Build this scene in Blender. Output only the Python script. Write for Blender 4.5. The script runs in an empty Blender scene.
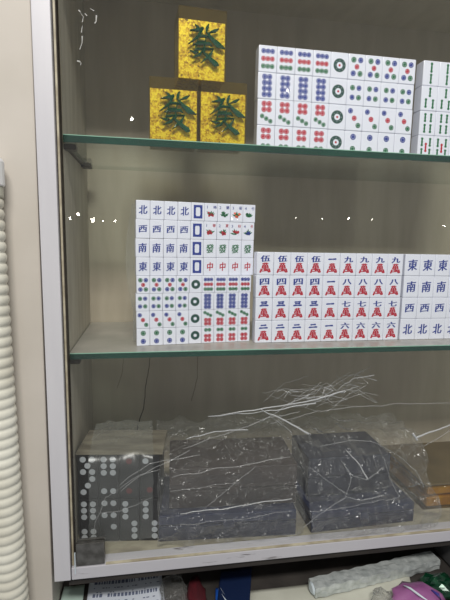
import bpy, bmesh, math, random
from math import sin, cos, pi, radians
from mathutils import Vector, Matrix, noise

random.seed(7)
scene = bpy.context.scene
C = scene.collection

# ---------------------------------------------------------------- camera
YAW, PITCH, ROLL = 0.1674, -0.1365, 0.0195
fw = Vector((sin(YAW) * cos(PITCH), cos(YAW) * cos(PITCH), sin(PITCH)))
r0 = Vector((cos(YAW), -sin(YAW), 0)); u0 = r0.cross(fw)
rt = cos(ROLL) * r0 + sin(ROLL) * u0
up = -sin(ROLL) * r0 + cos(ROLL) * u0
cam = bpy.data.cameras.new('camera'); cam_o = bpy.data.objects.new('camera', cam); C.objects.link(cam_o)
CAM = Vector((0.1449, -0.8, 0.2063))
cam_o.matrix_world = Matrix(((rt.x, up.x, -fw.x, CAM.x), (rt.y, up.y, -fw.y, CAM.y), (rt.z, up.z, -fw.z, CAM.z), (0, 0, 0, 1)))
cam.sensor_fit = 'HORIZONTAL'; cam.sensor_width = 36; cam.lens = 36 * 443.14 / 450
cam.clip_start = 0.02; cam.clip_end = 50
scene.camera = cam_o

# ---------------------------------------------------------------- world and lights
w = bpy.data.worlds.new('world'); scene.world = w; w.use_nodes = True
bg = w.node_tree.nodes['Background']
bg.inputs[0].default_value = (0.93, 0.96, 1.0, 1); bg.inputs[1].default_value = 0.34

def area(name, loc, target, size, sizey, power, col):
    l = bpy.data.lights.new(name, 'AREA'); l.shape = 'RECTANGLE'; l.size = size; l.size_y = sizey
    l.energy = power; l.color = col
    o = bpy.data.objects.new(name, l); C.objects.link(o); o.location = loc
    o.rotation_euler = (Vector(target) - Vector(loc)).to_track_quat('-Z', 'Y').to_euler()
    return o
area('ceiling_light', (0.15, -1.80, 1.92), (0.3, 0, 0.2), 1.0, 0.35, 62, (1.0, 0.97, 0.93))

scene.view_settings.view_transform = 'Standard'
scene.view_settings.look = 'None'
scene.view_settings.gamma = 1
scene.view_settings.exposure = 0.0
scene.view_settings.use_curve_mapping = False

# ---------------------------------------------------------------- materials
def lin(c):
    return tuple(((v / 255) / 12.92 if v / 255 <= 0.04045 else ((v / 255 + 0.055) / 1.055) ** 2.4) for v in c) + (1,)

def mat(name, col, rough=0.5, spec=0.5, metal=0.0, col2=None, scale=20, stretch=(1, 1, 1), lo=0.35, hi=0.65, bump=0, detail=4, coat=0):
    m = bpy.data.materials.new(name); m.use_nodes = True
    nt = m.node_tree; p = nt.nodes['Principled BSDF']
    p.inputs['Base Color'].default_value = lin(col)
    p.inputs['Roughness'].default_value = rough
    p.inputs['Specular IOR Level'].default_value = spec
    p.inputs['Metallic'].default_value = metal
    p.inputs['Coat Weight'].default_value = coat
    if col2 or bump:
        tc = nt.nodes.new('ShaderNodeTexCoord'); mp = nt.nodes.new('ShaderNodeMapping')
        mp.inputs['Scale'].default_value = stretch
        nz = nt.nodes.new('ShaderNodeTexNoise'); nz.inputs['Scale'].default_value = scale; nz.inputs['Detail'].default_value = detail
        nt.links.new(tc.outputs['Object'], mp.inputs['Vector']); nt.links.new(mp.outputs[0], nz.inputs['Vector'])
        if col2:
            rp = nt.nodes.new('ShaderNodeValToRGB')
            rp.color_ramp.elements[0].position = lo; rp.color_ramp.elements[0].color = lin(col)
            rp.color_ramp.elements[1].position = hi; rp.color_ramp.elements[1].color = lin(col2)
            nt.links.new(nz.outputs['Fac'], rp.inputs[0]); nt.links.new(rp.outputs[0], p.inputs['Base Color'])
        if bump:
            b = nt.nodes.new('ShaderNodeBump'); b.inputs['Strength'].default_value = bump; b.inputs['Distance'].default_value = 0.002
            nt.links.new(nz.outputs['Fac'], b.inputs['Height']); nt.links.new(b.outputs[0], p.inputs['Normal'])
    return m

def clear_mat(name, tint, body=None, fac=0.1, rough=0.03, spec_ior=1.45, edge=0.0, noise_scale=None, gloss=(1, 1, 1, 1), facing=None, transl=0, crinkle=0, sheet=False):
    """see-through pane: tinted transparency + fresnel gloss + some dusty body colour"""
    m = bpy.data.materials.new(name); m.use_nodes = True
    nt = m.node_tree; nt.nodes.clear(); N = nt.nodes.new; L = nt.links.new
    out = N('ShaderNodeOutputMaterial'); tr = N('ShaderNodeBsdfTransparent'); tr.inputs[0].default_value = tint
    cur = tr.outputs[0]
    if body:
        d = N('ShaderNodeBsdfDiffuse'); d.inputs[0].default_value = lin(body)
        dsock = d.outputs[0]
        if transl:
            t2 = N('ShaderNodeBsdfTranslucent'); t2.inputs[0].default_value = lin(body)
            mm = N('ShaderNodeMixShader'); mm.inputs[0].default_value = transl
            L(d.outputs[0], mm.inputs[1]); L(t2.outputs[0], mm.inputs[2]); dsock = mm.outputs[0]
        mx = N('ShaderNodeMixShader'); mx.inputs[0].default_value = fac
        src = None
        if noise_scale:
            tc = N('ShaderNodeTexCoord'); nz = N('ShaderNodeTexNoise'); nz.inputs['Scale'].default_value = noise_scale; nz.inputs['Detail'].default_value = 6
            L(tc.outputs['Object'], nz.inputs['Vector'])
            mr = N('ShaderNodeMapRange'); mr.inputs[1].default_value = 0.3; mr.inputs[2].default_value = 0.7
            mr.inputs[3].default_value = fac * 0.75; mr.inputs[4].default_value = min(1, fac * 1.25)
            L(nz.outputs['Fac'], mr.inputs[0]); src = mr.outputs[0]
        if facing:
            lw = N('ShaderNodeLayerWeight'); lw.inputs['Blend'].default_value = 0.35
            mr = N('ShaderNodeMapRange'); mr.inputs[1].default_value = 0.15; mr.inputs[2].default_value = 1.0
            mr.inputs[3].default_value = fac; mr.inputs[4].default_value = facing
            L(lw.outputs['Facing'], mr.inputs[0]); src = mr.outputs[0]
        if src: L(src, mx.inputs[0])
        L(cur, mx.inputs[1]); L(dsock, mx.inputs[2]); cur = mx.outputs[0]
    g = N('ShaderNodeBsdfGlossy'); g.inputs['Roughness'].default_value = rough; g.inputs[0].default_value = gloss
    fr = N('ShaderNodeFresnel'); fr.inputs[0].default_value = spec_ior
    if crinkle:
        tc = N('ShaderNodeTexCoord'); n1 = N('ShaderNodeTexNoise'); n1.inputs['Scale'].default_value = 28; n1.inputs['Detail'].default_value = 3
        n1.inputs['Distortion'].default_value = 1.2
        L(tc.outputs['Object'], n1.inputs['Vector'])
        v1 = N('ShaderNodeTexVoronoi'); v1.feature = 'DISTANCE_TO_EDGE'; v1.inputs['Scale'].default_value = 34
        L(n1.outputs['Color'], v1.inputs['Vector']); v1.inputs['Scale'].default_value = 9
        b1 = N('ShaderNodeBump'); b1.inputs['Strength'].default_value = crinkle; b1.inputs['Distance'].default_value = 0.01
        L(v1.outputs['Distance'], b1.inputs['Height']); L(b1.outputs[0], g.inputs['Normal']); L(b1.outputs[0], fr.inputs['Normal'])
    geo = N('ShaderNodeNewGeometry'); sb_ = N('ShaderNodeMath'); sb_.operation = 'SUBTRACT'; sb_.inputs[0].default_value = 1
    L(geo.outputs['Backfacing'], sb_.inputs[1]); ml_ = N('ShaderNodeMath'); ml_.operation = 'MULTIPLY'
    L(fr.outputs[0], ml_.inputs[0])
    if sheet:      # a single sheet: the same gloss from both of its sides
        ml_.inputs[1].default_value = 1
        ir = N('ShaderNodeMapRange'); ir.inputs[3].default_value = spec_ior; ir.inputs[4].default_value = 1 / spec_ior
        L(geo.outputs['Backfacing'], ir.inputs[0]); L(ir.outputs[0], fr.inputs[0])
    else: L(sb_.outputs[0], ml_.inputs[1])
    mx = N('ShaderNodeMixShader'); L(ml_.outputs[0], mx.inputs[0]); L(cur, mx.inputs[1]); L(g.outputs[0], mx.inputs[2])
    L(mx.outputs[0], out.inputs[0])
    return m

M = {}
M['cream_wall'] = mat('cream_wall', (188, 181, 170), 0.55, 0.3, col2=(196, 189, 179), scale=6)
M['aluminium'] = mat('aluminium', (196, 194, 197), 0.42, 0.5, 0.1, col2=(206, 204, 206), scale=14, stretch=(1, 1, 0.15))
M['rail'] = mat('rail', (188, 186, 190), 0.45, 0.4, 0.05, col2=(96, 90, 90), scale=38, stretch=(0.35, 1, 3), lo=0.66, hi=0.72)
M['cream_edge'] = mat('cream_edge', (184, 176, 152), 0.5, col2=(146, 136, 114), scale=30)
M['seal_dark'] = mat('seal_dark', (58, 50, 42), 0.7)
M['board'] = mat('board', (192, 182, 162), 0.6, 0.25, col2=(178, 167, 147), scale=9, stretch=(3, 1, 0.5), lo=0.3, hi=0.7)
M['side_board'] = mat('side_board', (198, 192, 176), 0.55, 0.3, col2=(182, 175, 158), scale=12, stretch=(1, 3, 0.6))
M['dusty_floor'] = mat('dusty_floor', (168, 162, 142), 0.85, 0.1, col2=(118, 111, 98), scale=22, stretch=(0.6, 1.6, 1), lo=0.38, hi=0.68, bump=0.4)
M['crack'] = mat('crack', (48, 42, 36), 0.9, 0.1)
M['bracket'] = mat('bracket', (70, 64, 56), 0.4, 0.5, 0.6)
M['clip_steel'] = mat('clip_steel', (120, 118, 114), 0.3, 0.5, 0.7, col2=(92, 90, 86), scale=60)
M['shelf_glass'] = clear_mat('shelf_glass', (0.80, 0.88, 0.84, 1), (190, 184, 174), 0.62, 0.35, 1.3, noise_scale=14)
M['upper_glass'] = clear_mat('upper_glass', (0.88, 0.92, 0.90, 1), (168, 174, 162), 0.12, 0.06, 1.42, noise_scale=14)
M['glass_edge'] = mat('glass_edge', (18, 68, 54), 0.12, 0.6, col2=(12, 48, 38), scale=30, stretch=(0.3, 1, 1))
M['glass_edge_shine'] = mat('glass_edge_shine', (150, 196, 172), 0.2, 0.6)  # pale colour paints the highlight along the shelf's front edge
M['door_glass'] = clear_mat('door_glass', (0.985, 0.99, 0.985, 1), (190, 190, 185), 0.012, 0.0, 1.42)
M['residue'] = clear_mat('residue', (1, 1, 1, 1), (220, 220, 215), 0.42, 0.3)
M['tile'] = mat('tile', (230, 232, 243), 0.22, 0.5)
M['tile_b'] = mat('tile_b', (236, 238, 247), 0.25, 0.5)
M['blue'] = mat('blue', (36, 56, 140), 0.4)
M['red'] = mat('red', (182, 26, 50), 0.4)
M['green'] = mat('green', (24, 104, 62), 0.4)
M['dark_green'] = mat('dark_green', (34, 74, 66), 0.4)
M['orange_glint'] = mat('orange_glint', (240, 110, 70), 0.4)
M['jade'] = mat('jade', (6, 72, 42), 0.12, 0.8, coat=0.6)
M['acrylic'] = clear_mat('acrylic', (0.90, 0.84, 0.58, 1), (150, 124, 40), 0.10, 0.03, 1.45)
M['black_tile'] = mat('black_tile', (26, 24, 25), 0.3, 0.5)
M['white_pip'] = mat('white_pip', (172, 176, 180), 0.4)
M['red_pip'] = mat('red_pip', (92, 26, 28), 0.4)
M['dust_card'] = mat('dust_card', (134, 128, 112), 0.9, 0.1, col2=(100, 94, 82), scale=26, stretch=(0.6, 2, 1), bump=0.3)
M['navy'] = mat('navy', (22, 28, 58), 0.25, 0.5, col2=(22, 26, 48), scale=10)
M['navy_lid'] = mat('navy_lid', (28, 34, 66), 0.3, 0.5)
M['brown_case'] = mat('brown_case', (54, 43, 40), 0.3, 0.5, col2=(48, 40, 38), scale=10)
M['brown_lid'] = mat('brown_lid', (62, 51, 47), 0.35, 0.5)
M['slate_case'] = mat('slate_case', (44, 46, 64), 0.35, 0.5, col2=(32, 34, 50), scale=12)
M['amber'] = clear_mat('amber', (0.80, 0.72, 0.55, 1), (116, 100, 74), 0.22, 0.08, 1.45)
M['amber_lid'] = mat('amber_lid', (112, 98, 72), 0.4, 0.4, col2=(96, 84, 62), scale=12)
M['amber_fill'] = mat('amber_fill', (220, 172, 44), 0.35, 0.5, col2=(190, 138, 34), scale=30)
M['film'] = clear_mat('film', (0.96, 0.96, 0.955, 1), (205, 205, 200), 0.055, 0.24, 1.7, facing=0.42, transl=0.4, crinkle=0.6, sheet=True)
M['film_thin'] = clear_mat('film_thin', (0.98, 0.985, 0.98, 1), (205, 208, 202), 0.10, 0.30, 1.5, facing=0.5, transl=0.4, sheet=True)
M['strand'] = clear_mat('strand', (0.95, 0.95, 0.95, 1), (240, 240, 242), 0.62, 0.15, 1.5, transl=0.35)
M['strand_faint'] = clear_mat('strand_faint', (0.96, 0.96, 0.96, 1), (225, 225, 225), 0.26, 0.15, 1.5, transl=0.35)
M['hose'] = mat('hose', (222, 220, 206), 0.4, 0.4, col2=(204, 200, 184), scale=14)
M['hose_ring'] = mat('hose_ring', (178, 176, 160), 0.5)
M['collar'] = mat('collar', (222, 222, 220), 0.4, 0.4)
M['counter'] = mat('counter', (70, 66, 62), 0.6, 0.3, col2=(50, 47, 45), scale=12)
M['gap_shade'] = mat('gap_shade', (44, 41, 40), 0.7, 0.2, col2=(58, 54, 50), scale=30, stretch=(0.3, 1, 3))
M['paper'] = mat('paper', (206, 212, 222), 0.7, 0.2)
M['ink'] = mat('ink', (96, 104, 128), 0.8)
M['mint_card'] = mat('mint_card', (176, 196, 186), 0.6)
M['maroon'] = mat('maroon', (96, 26, 36), 0.5, col2=(70, 26, 32), scale=80, stretch=(1, 0.2, 1))
M['royal'] = mat('royal', (30, 84, 170), 0.35, col2=(24, 66, 140), scale=30)
M['navy_pack'] = mat('navy_pack', (20, 34, 66), 0.4)
M['white_band'] = mat('white_band', (200, 210, 215), 0.4)
M['offwhite'] = mat('offwhite', (196, 196, 182), 0.7, 0.2, col2=(182, 182, 168), scale=10)
M['foil'] = mat('foil', (206, 211, 209), 0.26, 0.6, 0.35, col2=(176, 182, 180), scale=70, bump=0.9)
M['purple'] = mat('purple', (160, 102, 150), 0.3, 0.6, col2=(140, 80, 132), scale=25)
M['pack_blue'] = mat('pack_blue', (56, 50, 130), 0.4)
M['green_foil'] = mat('green_foil', (12, 70, 42), 0.22, 0.7, 0.3, col2=(8, 42, 28), scale=60)
M['grey_sleeve'] = mat('grey_sleeve', (96, 96, 96), 0.4, 0.5, col2=(76, 76, 78), scale=14)
M['recess_shade'] = mat('recess_shade', (30, 28, 28), 0.8, 0.1)
e = bpy.data.materials.new('lamp_glow'); e.use_nodes = True
e.node_tree.nodes['Principled BSDF'].inputs['Emission Color'].default_value = (1, 0.93, 0.82, 1)
e.node_tree.nodes['Principled BSDF'].inputs['Emission Strength'].default_value = 55
M['glow'] = e

# gold flake
gm = bpy.data.materials.new('gold_flake'); gm.use_nodes = True
nt = gm.node_tree; p = nt.nodes['Principled BSDF']; tc = nt.nodes.new('ShaderNodeTexCoord')
vo = nt.nodes.new('ShaderNodeTexVoronoi'); vo.inputs['Scale'].default_value = 330
nz = nt.nodes.new('ShaderNodeTexNoise'); nz.inputs['Scale'].default_value = 45; nz.inputs['Detail'].default_value = 5
mxm = nt.nodes.new('ShaderNodeMath'); mxm.operation = 'MULTIPLY_ADD'; mxm.inputs[1].default_value = 0.55
sep = nt.nodes.new('ShaderNodeSeparateColor'); rp = nt.nodes.new('ShaderNodeValToRGB')
nt.links.new(tc.outputs['Object'], vo.inputs['Vector']); nt.links.new(tc.outputs['Object'], nz.inputs['Vector'])
nt.links.new(vo.outputs['Color'], sep.inputs[0]); nt.links.new(sep.outputs[0], mxm.inputs[0]); nt.links.new(nz.outputs['Fac'], mxm.inputs[2])
rp.color_ramp.elements[0].position = 0.40; rp.color_ramp.elements[0].color = lin((84, 62, 8))
rp.color_ramp.elements[1].position = 0.98; rp.color_ramp.elements[1].color = lin((255, 240, 70))
el = rp.color_ramp.elements.new(0.62); el.color = lin((206, 168, 22))
nt.links.new(mxm.outputs[0], rp.inputs[0]); nt.links.new(rp.outputs[0], p.inputs['Base Color'])
p.inputs['Roughness'].default_value = 0.35; p.inputs['Metallic'].default_value = 0.15
M['gold'] = gm

# ---------------------------------------------------------------- helpers
def link(name, me, m=None, parent=None, loc=None, rot=None, smooth=False):
    if m is not None:
        me.materials.clear(); me.materials.append(m)
    if smooth:
        for f in me.polygons: f.use_smooth = True
    o = bpy.data.objects.new(name, me); C.objects.link(o)
    if parent: o.parent = parent
    if loc: o.location = loc
    if rot: o.rotation_euler = rot
    return o

def done(bm, name='m'):
    bmesh.ops.recalc_face_normals(bm, faces=bm.faces)
    me = bpy.data.meshes.new(name); bm.to_mesh(me); bm.free(); return me

def bx(bm, x0, x1, y0, y1, z0, z1, bev=0, seg=2):
    b = bmesh.new()
    bmesh.ops.create_cube(b, size=1)
    for v in b.verts:
        v.co = Vector(((x0 + x1) / 2 + v.co.x * (x1 - x0), (y0 + y1) / 2 + v.co.y * (y1 - y0), (z0 + z1) / 2 + v.co.z * (z1 - z0)))
    if bev: bmesh.ops.bevel(b, geom=b.edges[:], offset=bev, segments=seg, affect='EDGES', profile=0.5)
    t = bpy.data.meshes.new('t'); b.to_mesh(t); b.free(); bm.from_mesh(t); bpy.data.meshes.remove(t)

def box(name, x0, x1, y0, y1, z0, z1, m, parent=None, bev=0, seg=2, loc=None, rot=None):
    bm = bmesh.new(); bx(bm, x0, x1, y0, y1, z0, z1, bev, seg)
    return link(name, done(bm, name), m, parent, loc, rot)

def empty(name, loc=(0, 0, 0), rz=0.0):
    o = bpy.data.objects.new(name, None); C.objects.link(o); o.location = loc; o.rotation_euler = (0, 0, rz)
    o.empty_display_size = 0.02
    return o

def tag(o, label=None, cat=None, group=None, kind=None):
    if label: o['label'] = label
    if cat: o['category'] = cat
    if group: o['group'] = group
    if kind: o['kind'] = kind
    return o

def tube_mesh(pts, rad, n=8, closed=True):
    """round tube along pts; rad a number or list"""
    bm = bmesh.new(); rings = []
    P = [Vector(p) for p in pts]
    for i, p in enumerate(P):
        d = (P[min(i + 1, len(P) - 1)] - P[max(i - 1, 0)]).normalized()
        a = d.cross(Vector((0, 1, 0.02))).normalized(); b = d.cross(a).normalized()
        r = rad[i] if isinstance(rad, (list, tuple)) else rad
        rings.append([bm.verts.new(p + a * r * cos(2 * pi * k / n) + b * r * sin(2 * pi * k / n)) for k in range(n)])
    for i in range(len(rings) - 1):
        for k in range(n):
            bm.faces.new((rings[i][k], rings[i][(k + 1) % n], rings[i + 1][(k + 1) % n], rings[i + 1][k]))
    if closed:
        bm.faces.new(rings[0]); bm.faces.new(rings[-1])
    return done(bm)

# flat engraving shapes live in the tile's face plane: x across, z up, y depth
D0, D1 = -0.00025, 0.0006
def disc(bm, cx, cz, r, rin=0, n=20, y0=D0, y1=D1):
    o = [[bm.verts.new((cx + rr * cos(2 * pi * k / n), y, cz + rr * sin(2 * pi * k / n))) for k in range(n)]
         for rr, y in ((r, y1), (r, y0))]
    for k in range(n): bm.faces.new((o[0][k], o[0][(k + 1) % n], o[1][(k + 1) % n], o[1][k]))
    if rin:
        q = [[bm.verts.new((cx + rin * cos(2 * pi * k / n), y, cz + rin * sin(2 * pi * k / n))) for k in range(n)] for y in (y1, y0)]
        for k in range(n):
            bm.faces.new((o[1][k], o[1][(k + 1) % n], q[1][(k + 1) % n], q[1][k]))
            bm.faces.new((q[1][k], q[1][(k + 1) % n], q[0][(k + 1) % n], q[0][k]))
    else:
        bm.faces.new(o[1])

def poly(bm, pts, y0=D0, y1=D1):
    a = [bm.verts.new((x, y0, z)) for x, z in pts]; b = [bm.verts.new((x, y1, z)) for x, z in pts]
    bm.faces.new(a)
    n = len(pts)
    for k in range(n): bm.faces.new((a[k], a[(k + 1) % n], b[(k + 1) % n], b[k]))

def stroke(bm, pts, y0=D0, y1=D1, ridge=0.0):
    """brush stroke: pts = (x, z, width); a ridge raises the spine of the stroke towards the viewer"""
    n = len(pts); L = []; R = []; S = []; Lb = []; Rb = []
    for i, (x, z, wd) in enumerate(pts):
        ax, az = pts[max(i - 1, 0)][:2]; bx_, bz = pts[min(i + 1, n - 1)][:2]
        dx, dz = bx_ - ax, bz - az; l = math.hypot(dx, dz) or 1
        nx, nz_ = -dz / l * wd / 2, dx / l * wd / 2
        L.append(bm.verts.new((x + nx, y0, z + nz_))); R.append(bm.verts.new((x - nx, y0, z - nz_)))
        Lb.append(bm.verts.new((x + nx, y1, z + nz_))); Rb.append(bm.verts.new((x - nx, y1, z - nz_)))
        S.append(bm.verts.new((x, y0 - ridge, z)))
    for i in range(n - 1):
        for f in ((L[i], L[i + 1], S[i + 1], S[i]), (S[i], S[i + 1], R[i + 1], R[i]), (L[i], Lb[i], Lb[i + 1], L[i + 1]), (R[i], R[i + 1], Rb[i + 1], Rb[i])):
            bm.faces.new(f)
    for i in (0, n - 1):
        bm.faces.new((L[i], S[i], R[i], Rb[i], Lb[i]))

GLY = {}
def glyph(ch, bold=0.02):
    """outline of a character, normalised to the unit square"""
    if ch in GLY: return GLY[ch]
    cu = bpy.data.curves.new('g', 'FONT'); cu.body = ch; cu.resolution_u = 2; cu.offset = bold; cu.fill_mode = 'FRONT'
    o = bpy.data.objects.new('g', cu); C.objects.link(o)
    dg = bpy.context.evaluated_depsgraph_get(); dg.update()
    me = bpy.data.meshes.new_from_object(o.evaluated_get(dg))
    vs = [(v.co.x, v.co.y) for v in me.vertices]; fs = [tuple(p.vertices) for p in me.polygons]
    bpy.data.objects.remove(o); bpy.data.curves.remove(cu); bpy.data.meshes.remove(me)
    xs = [v[0] for v in vs]; ys = [v[1] for v in vs]
    x0, x1, y0, y1 = min(xs), max(xs), min(ys), max(ys)
    s = max(x1 - x0, y1 - y0)
    vs = [((x - (x0 + x1) / 2) / s, (y - (y0 + y1) / 2) / s) for x, y in vs]
    GLY[ch] = (vs, fs); return GLY[ch]

def put_glyph(bm, ch, cx, cz, wdt, hgt, slant=0.0, lift=0.06, taper=0.0, bold=0.02, dy=0.0):
    if bold:
        for k in (-1, 0, 1): put_glyph(bm, ch, cx + k * bold * wdt * 0.7, cz + (k % 2) * bold * hgt * 0.3, wdt, hgt, slant, lift, taper, 0, -0.00005 * (k + 1))
        return
    vs, fs = glyph(ch, 0)
    def f(x, y):
        x2 = x * (1 - taper * y * 2) + slant * y
        return cx + x2 * wdt, cz + (y + lift * x) * hgt
    q = [f(*v) for v in vs]
    a = [bm.verts.new((x, D0 + dy, z)) for x, z in q]; b = [bm.verts.new((x, D1, z)) for x, z in q]
    ed = {}
    for fc in fs:
        try: bm.faces.new([a[i] for i in fc])
        except ValueError: continue
        for i in range(len(fc)):
            e_ = (fc[i], fc[(i + 1) % len(fc)]); k = tuple(sorted(e_)); ed.setdefault(k, []).append(e_)
    for k, l in ed.items():
        if len(l) == 1:
            i, j = l[0]
            try: bm.faces.new((a[i], b[i], b[j], a[j]))
            except ValueError: pass

# ---------------------------------------------------------------- the setting
def structure(name, *a, **k):
    return tag(box(name, *a, **k), kind='structure')
structure('wall_left', -0.75, -0.0335, -0.034, 0.03, -0.9, 1.1, M['cream_wall'], bev=0.002)
structure('wall_back', -0.75, 1.6, 0.45, 0.5, -0.9, 1.1, M['cream_wall'])

# ---------------------------------------------------------------- the cabinet
SH_D = 0.295
cab = empty('display_cabinet', (0.6, 0.14, -0.43))
tag(cab, 'cream display cabinet with aluminium front frame, holding the mahjong sets behind glass', 'display cabinet')
def cpart(name, x0, x1, y0, y1, z0, z1, m, bev=0.0, parent=None):
    o = box(name, x0, x1, y0, y1, z0, z1, m, None, bev)
    p_ = parent or cab
    o.parent = p_; o.location = (-0.6, -0.14, 0.43) if p_ is cab else (0, 0, 0)
    return o
X1 = 1.25
cpart('side_panel', -0.018, 0.0, -0.012, 0.31, -0.41, 0.75, M['side_board'])
cpart('side_panel', X1, X1 + 0.018, -0.012, 0.31, -0.41, 0.75, M['side_board'])
cpart('back_panel', -0.018, X1 + 0.018, 0.30, 0.312, -0.41, 0.75, M['board'])
cpart('floor_panel', 0.0, X1, -0.012, 0.30, -0.41, -0.39, M['dusty_floor'])
cpart('top_panel', -0.018, X1 + 0.018, -0.03, 0.312, 0.735, 0.75, M['board'])
cpart('header_rail', -0.032, X1 + 0.05, -0.045, -0.02, 0.662, 0.75, M['aluminium'], 0.001)
FP = cpart('frame_post', -0.0283, -0.0004, -0.045, -0.02, -0.4075, 0.662, M['aluminium'], 0.001)
cpart('frame_post', X1, X1 + 0.03, -0.045, -0.02, -0.4165, 0.662, M['aluminium'], 0.001)
cpart('bottom_rail', 0.0022, X1, -0.042, -0.012, -0.4095, -0.3862, M['rail'], 0.0012)
cpart('rail_lip', 0.062, X1, -0.0415, -0.036, -0.3860, -0.3842, M['cream_edge'])
cpart('rail_gap_shade', -0.004, X1, -0.036, -0.02, -0.424, -0.4100, M['gap_shade'])  # dark strip painting the shade of the gap under the rail
E1 = cpart('edge_strip', -0.0001, 0.0014, -0.034, -0.014, -0.385, 0.662, M['seal_dark'])
E2 = cpart('edge_strip', 0.0016, 0.0046, -0.036, -0.0125, -0.385, 0.662, M['cream_edge'])
E3 = cpart('edge_strip', 0.0048, 0.0056, -0.034, -0.014, -0.385, 0.662, M['seal_dark'])
for o_ in (FP, E1, E2, E3):      # the old post leans a little
    for v_ in o_.data.vertices: v_.co.x -= (v_.co.z + 0.07) * 0.0042

def crack(pts, w0, w1):
    bm = bmesh.new(); n = 26; P = []
    tot = len(pts) - 1
    for i in range(n + 1):
        t = i / n * tot; k = min(int(t), tot - 1); f = t - k
        x = pts[k][0] * (1 - f) + pts[k + 1][0] * f + (random.random() - .5) * 0.0018
        z = pts[k][1] * (1 - f) + pts[k + 1][1] * f
        P.append((x, z, w0 + (w1 - w0) * i / n))
    stroke(bm, P, 0.2994, 0.3005)
    o = link('crack', done(bm), M['crack'], cab, (-0.6, -0.14, 0.43)); return o
crack([(0.143, -0.08), (0.140, -0.12), (0.131, -0.17), (0.127, -0.22), (0.111, -0.268), (0.108, -0.30)], 0.0010, 0.0028)
crack([(0.078, -0.09), (0.074, -0.13), (0.060, -0.17)], 0.0006, 0.0006)
crack([(0.262, -0.08), (0.262, -0.15), (0.248, -0.21)], 0.0007, 0.0009)

# shelf brackets on the left side panel
bm = bmesh.new(); bx(bm, 0, 0.020, 0.012, 0.034, 0.352, 0.3614, 0.0015)
bx(bm, 0.0, 0.006, 0.03, 0.215, 0.3555, 0.3595)
bx(bm, 0, 0.020, 0.205, 0.236, 0.352, 0.3614, 0.0015)
link('shelf_bracket', done(bm), M['bracket'], cab, (-0.6, -0.14, 0.43))
for ya in (0.008, 0.25):
    bm = bmesh.new(); bx(bm, 0, 0.018, ya, ya + 0.022, -0.0222, -0.0112, 0.001)
    link('shelf_bracket', done(bm), M['bracket'], cab, (-0.6, -0.14, 0.43))

# glass door with its pivot clip
bm = bmesh.new(); bx(bm, 0.0085, 1.2, -0.0335, -0.0285, -0.3838, 0.661)
door = link('glass_door', done(bm), M['door_glass'], cab, (-0.6, -0.14, 0.43))
bm = bmesh.new(); bx(bm, 0.0105, 0.060, -0.041, -0.0335, -0.3838, -0.3410, 0.001); bx(bm, 0.0105, 0.060, -0.0285, -0.024, -0.3838, -0.3410, 0.001)
link('pivot_clip', done(bm), M['clip_steel'], door)
bm = bmesh.new(); bx(bm, 0.0085, 0.0100, -0.0455, -0.0425, -0.396, -0.355)
link('pivot_pin', done(bm), M['white_band'], door)
bm = bmesh.new()
for pts in ([(0.040, .548), (0.043, .543), (0.042, .535)], [(0.041, .530), (0.040, .52)], [(0.0405, .515), (0.040, .505), (0.037, .495)],
            [(0.036, .552), (0.040, .549)], [(0.046, .548), (0.049, .545)], [(0.054, .556), (0.060, .553)], [(0.063, .547), (0.062, .538), (0.060, .535)],
            [(0.033, .478), (0.037, .477)], [(0.038, .476), (0.0375, .472)]):
    stroke(bm, [(x + (random.random() - .5) * .0015, z, 0.0005 + random.random() * .0018) for x, z in pts], -0.0339, -0.0335)
link('residue_smear', done(bm), M['residue'], door)

# glass shelves
def shelf(label, ztop, m, th):
    s = empty('glass_shelf', (0.62, 0.15, ztop - th))
    tag(s, label, 'shelf')
    box('glass_pane', 0.002 - 0.62, X1 - 0.002 - 0.62, 0.002 - 0.15, SH_D - 0.15, 0.0, th, m, s)
    bm = bmesh.new(); bx(bm, 0.002 - 0.62, X1 - 0.002 - 0.62, 0.0 - 0.15, 0.0019 - 0.15, 0.0, th - 0.0012)
    link('polished_edge', done(bm), M['glass_edge'], s)
    box('edge_highlight', 0.002 - 0.62, X1 - 0.002 - 0.62, 0.0001 - 0.15, 0.0019 - 0.15, th - 0.0012, th, M['glass_edge_shine'], s)
    return s
ZU = 0.374
shelf('upper green-edged glass shelf under the gold-flake blocks and dot tiles', ZU, M['upper_glass'], 0.0125)
shelf('lower dusty green-edged glass shelf under the eight-row tile stack', 0.0, M['shelf_glass'], 0.0110)

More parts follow.
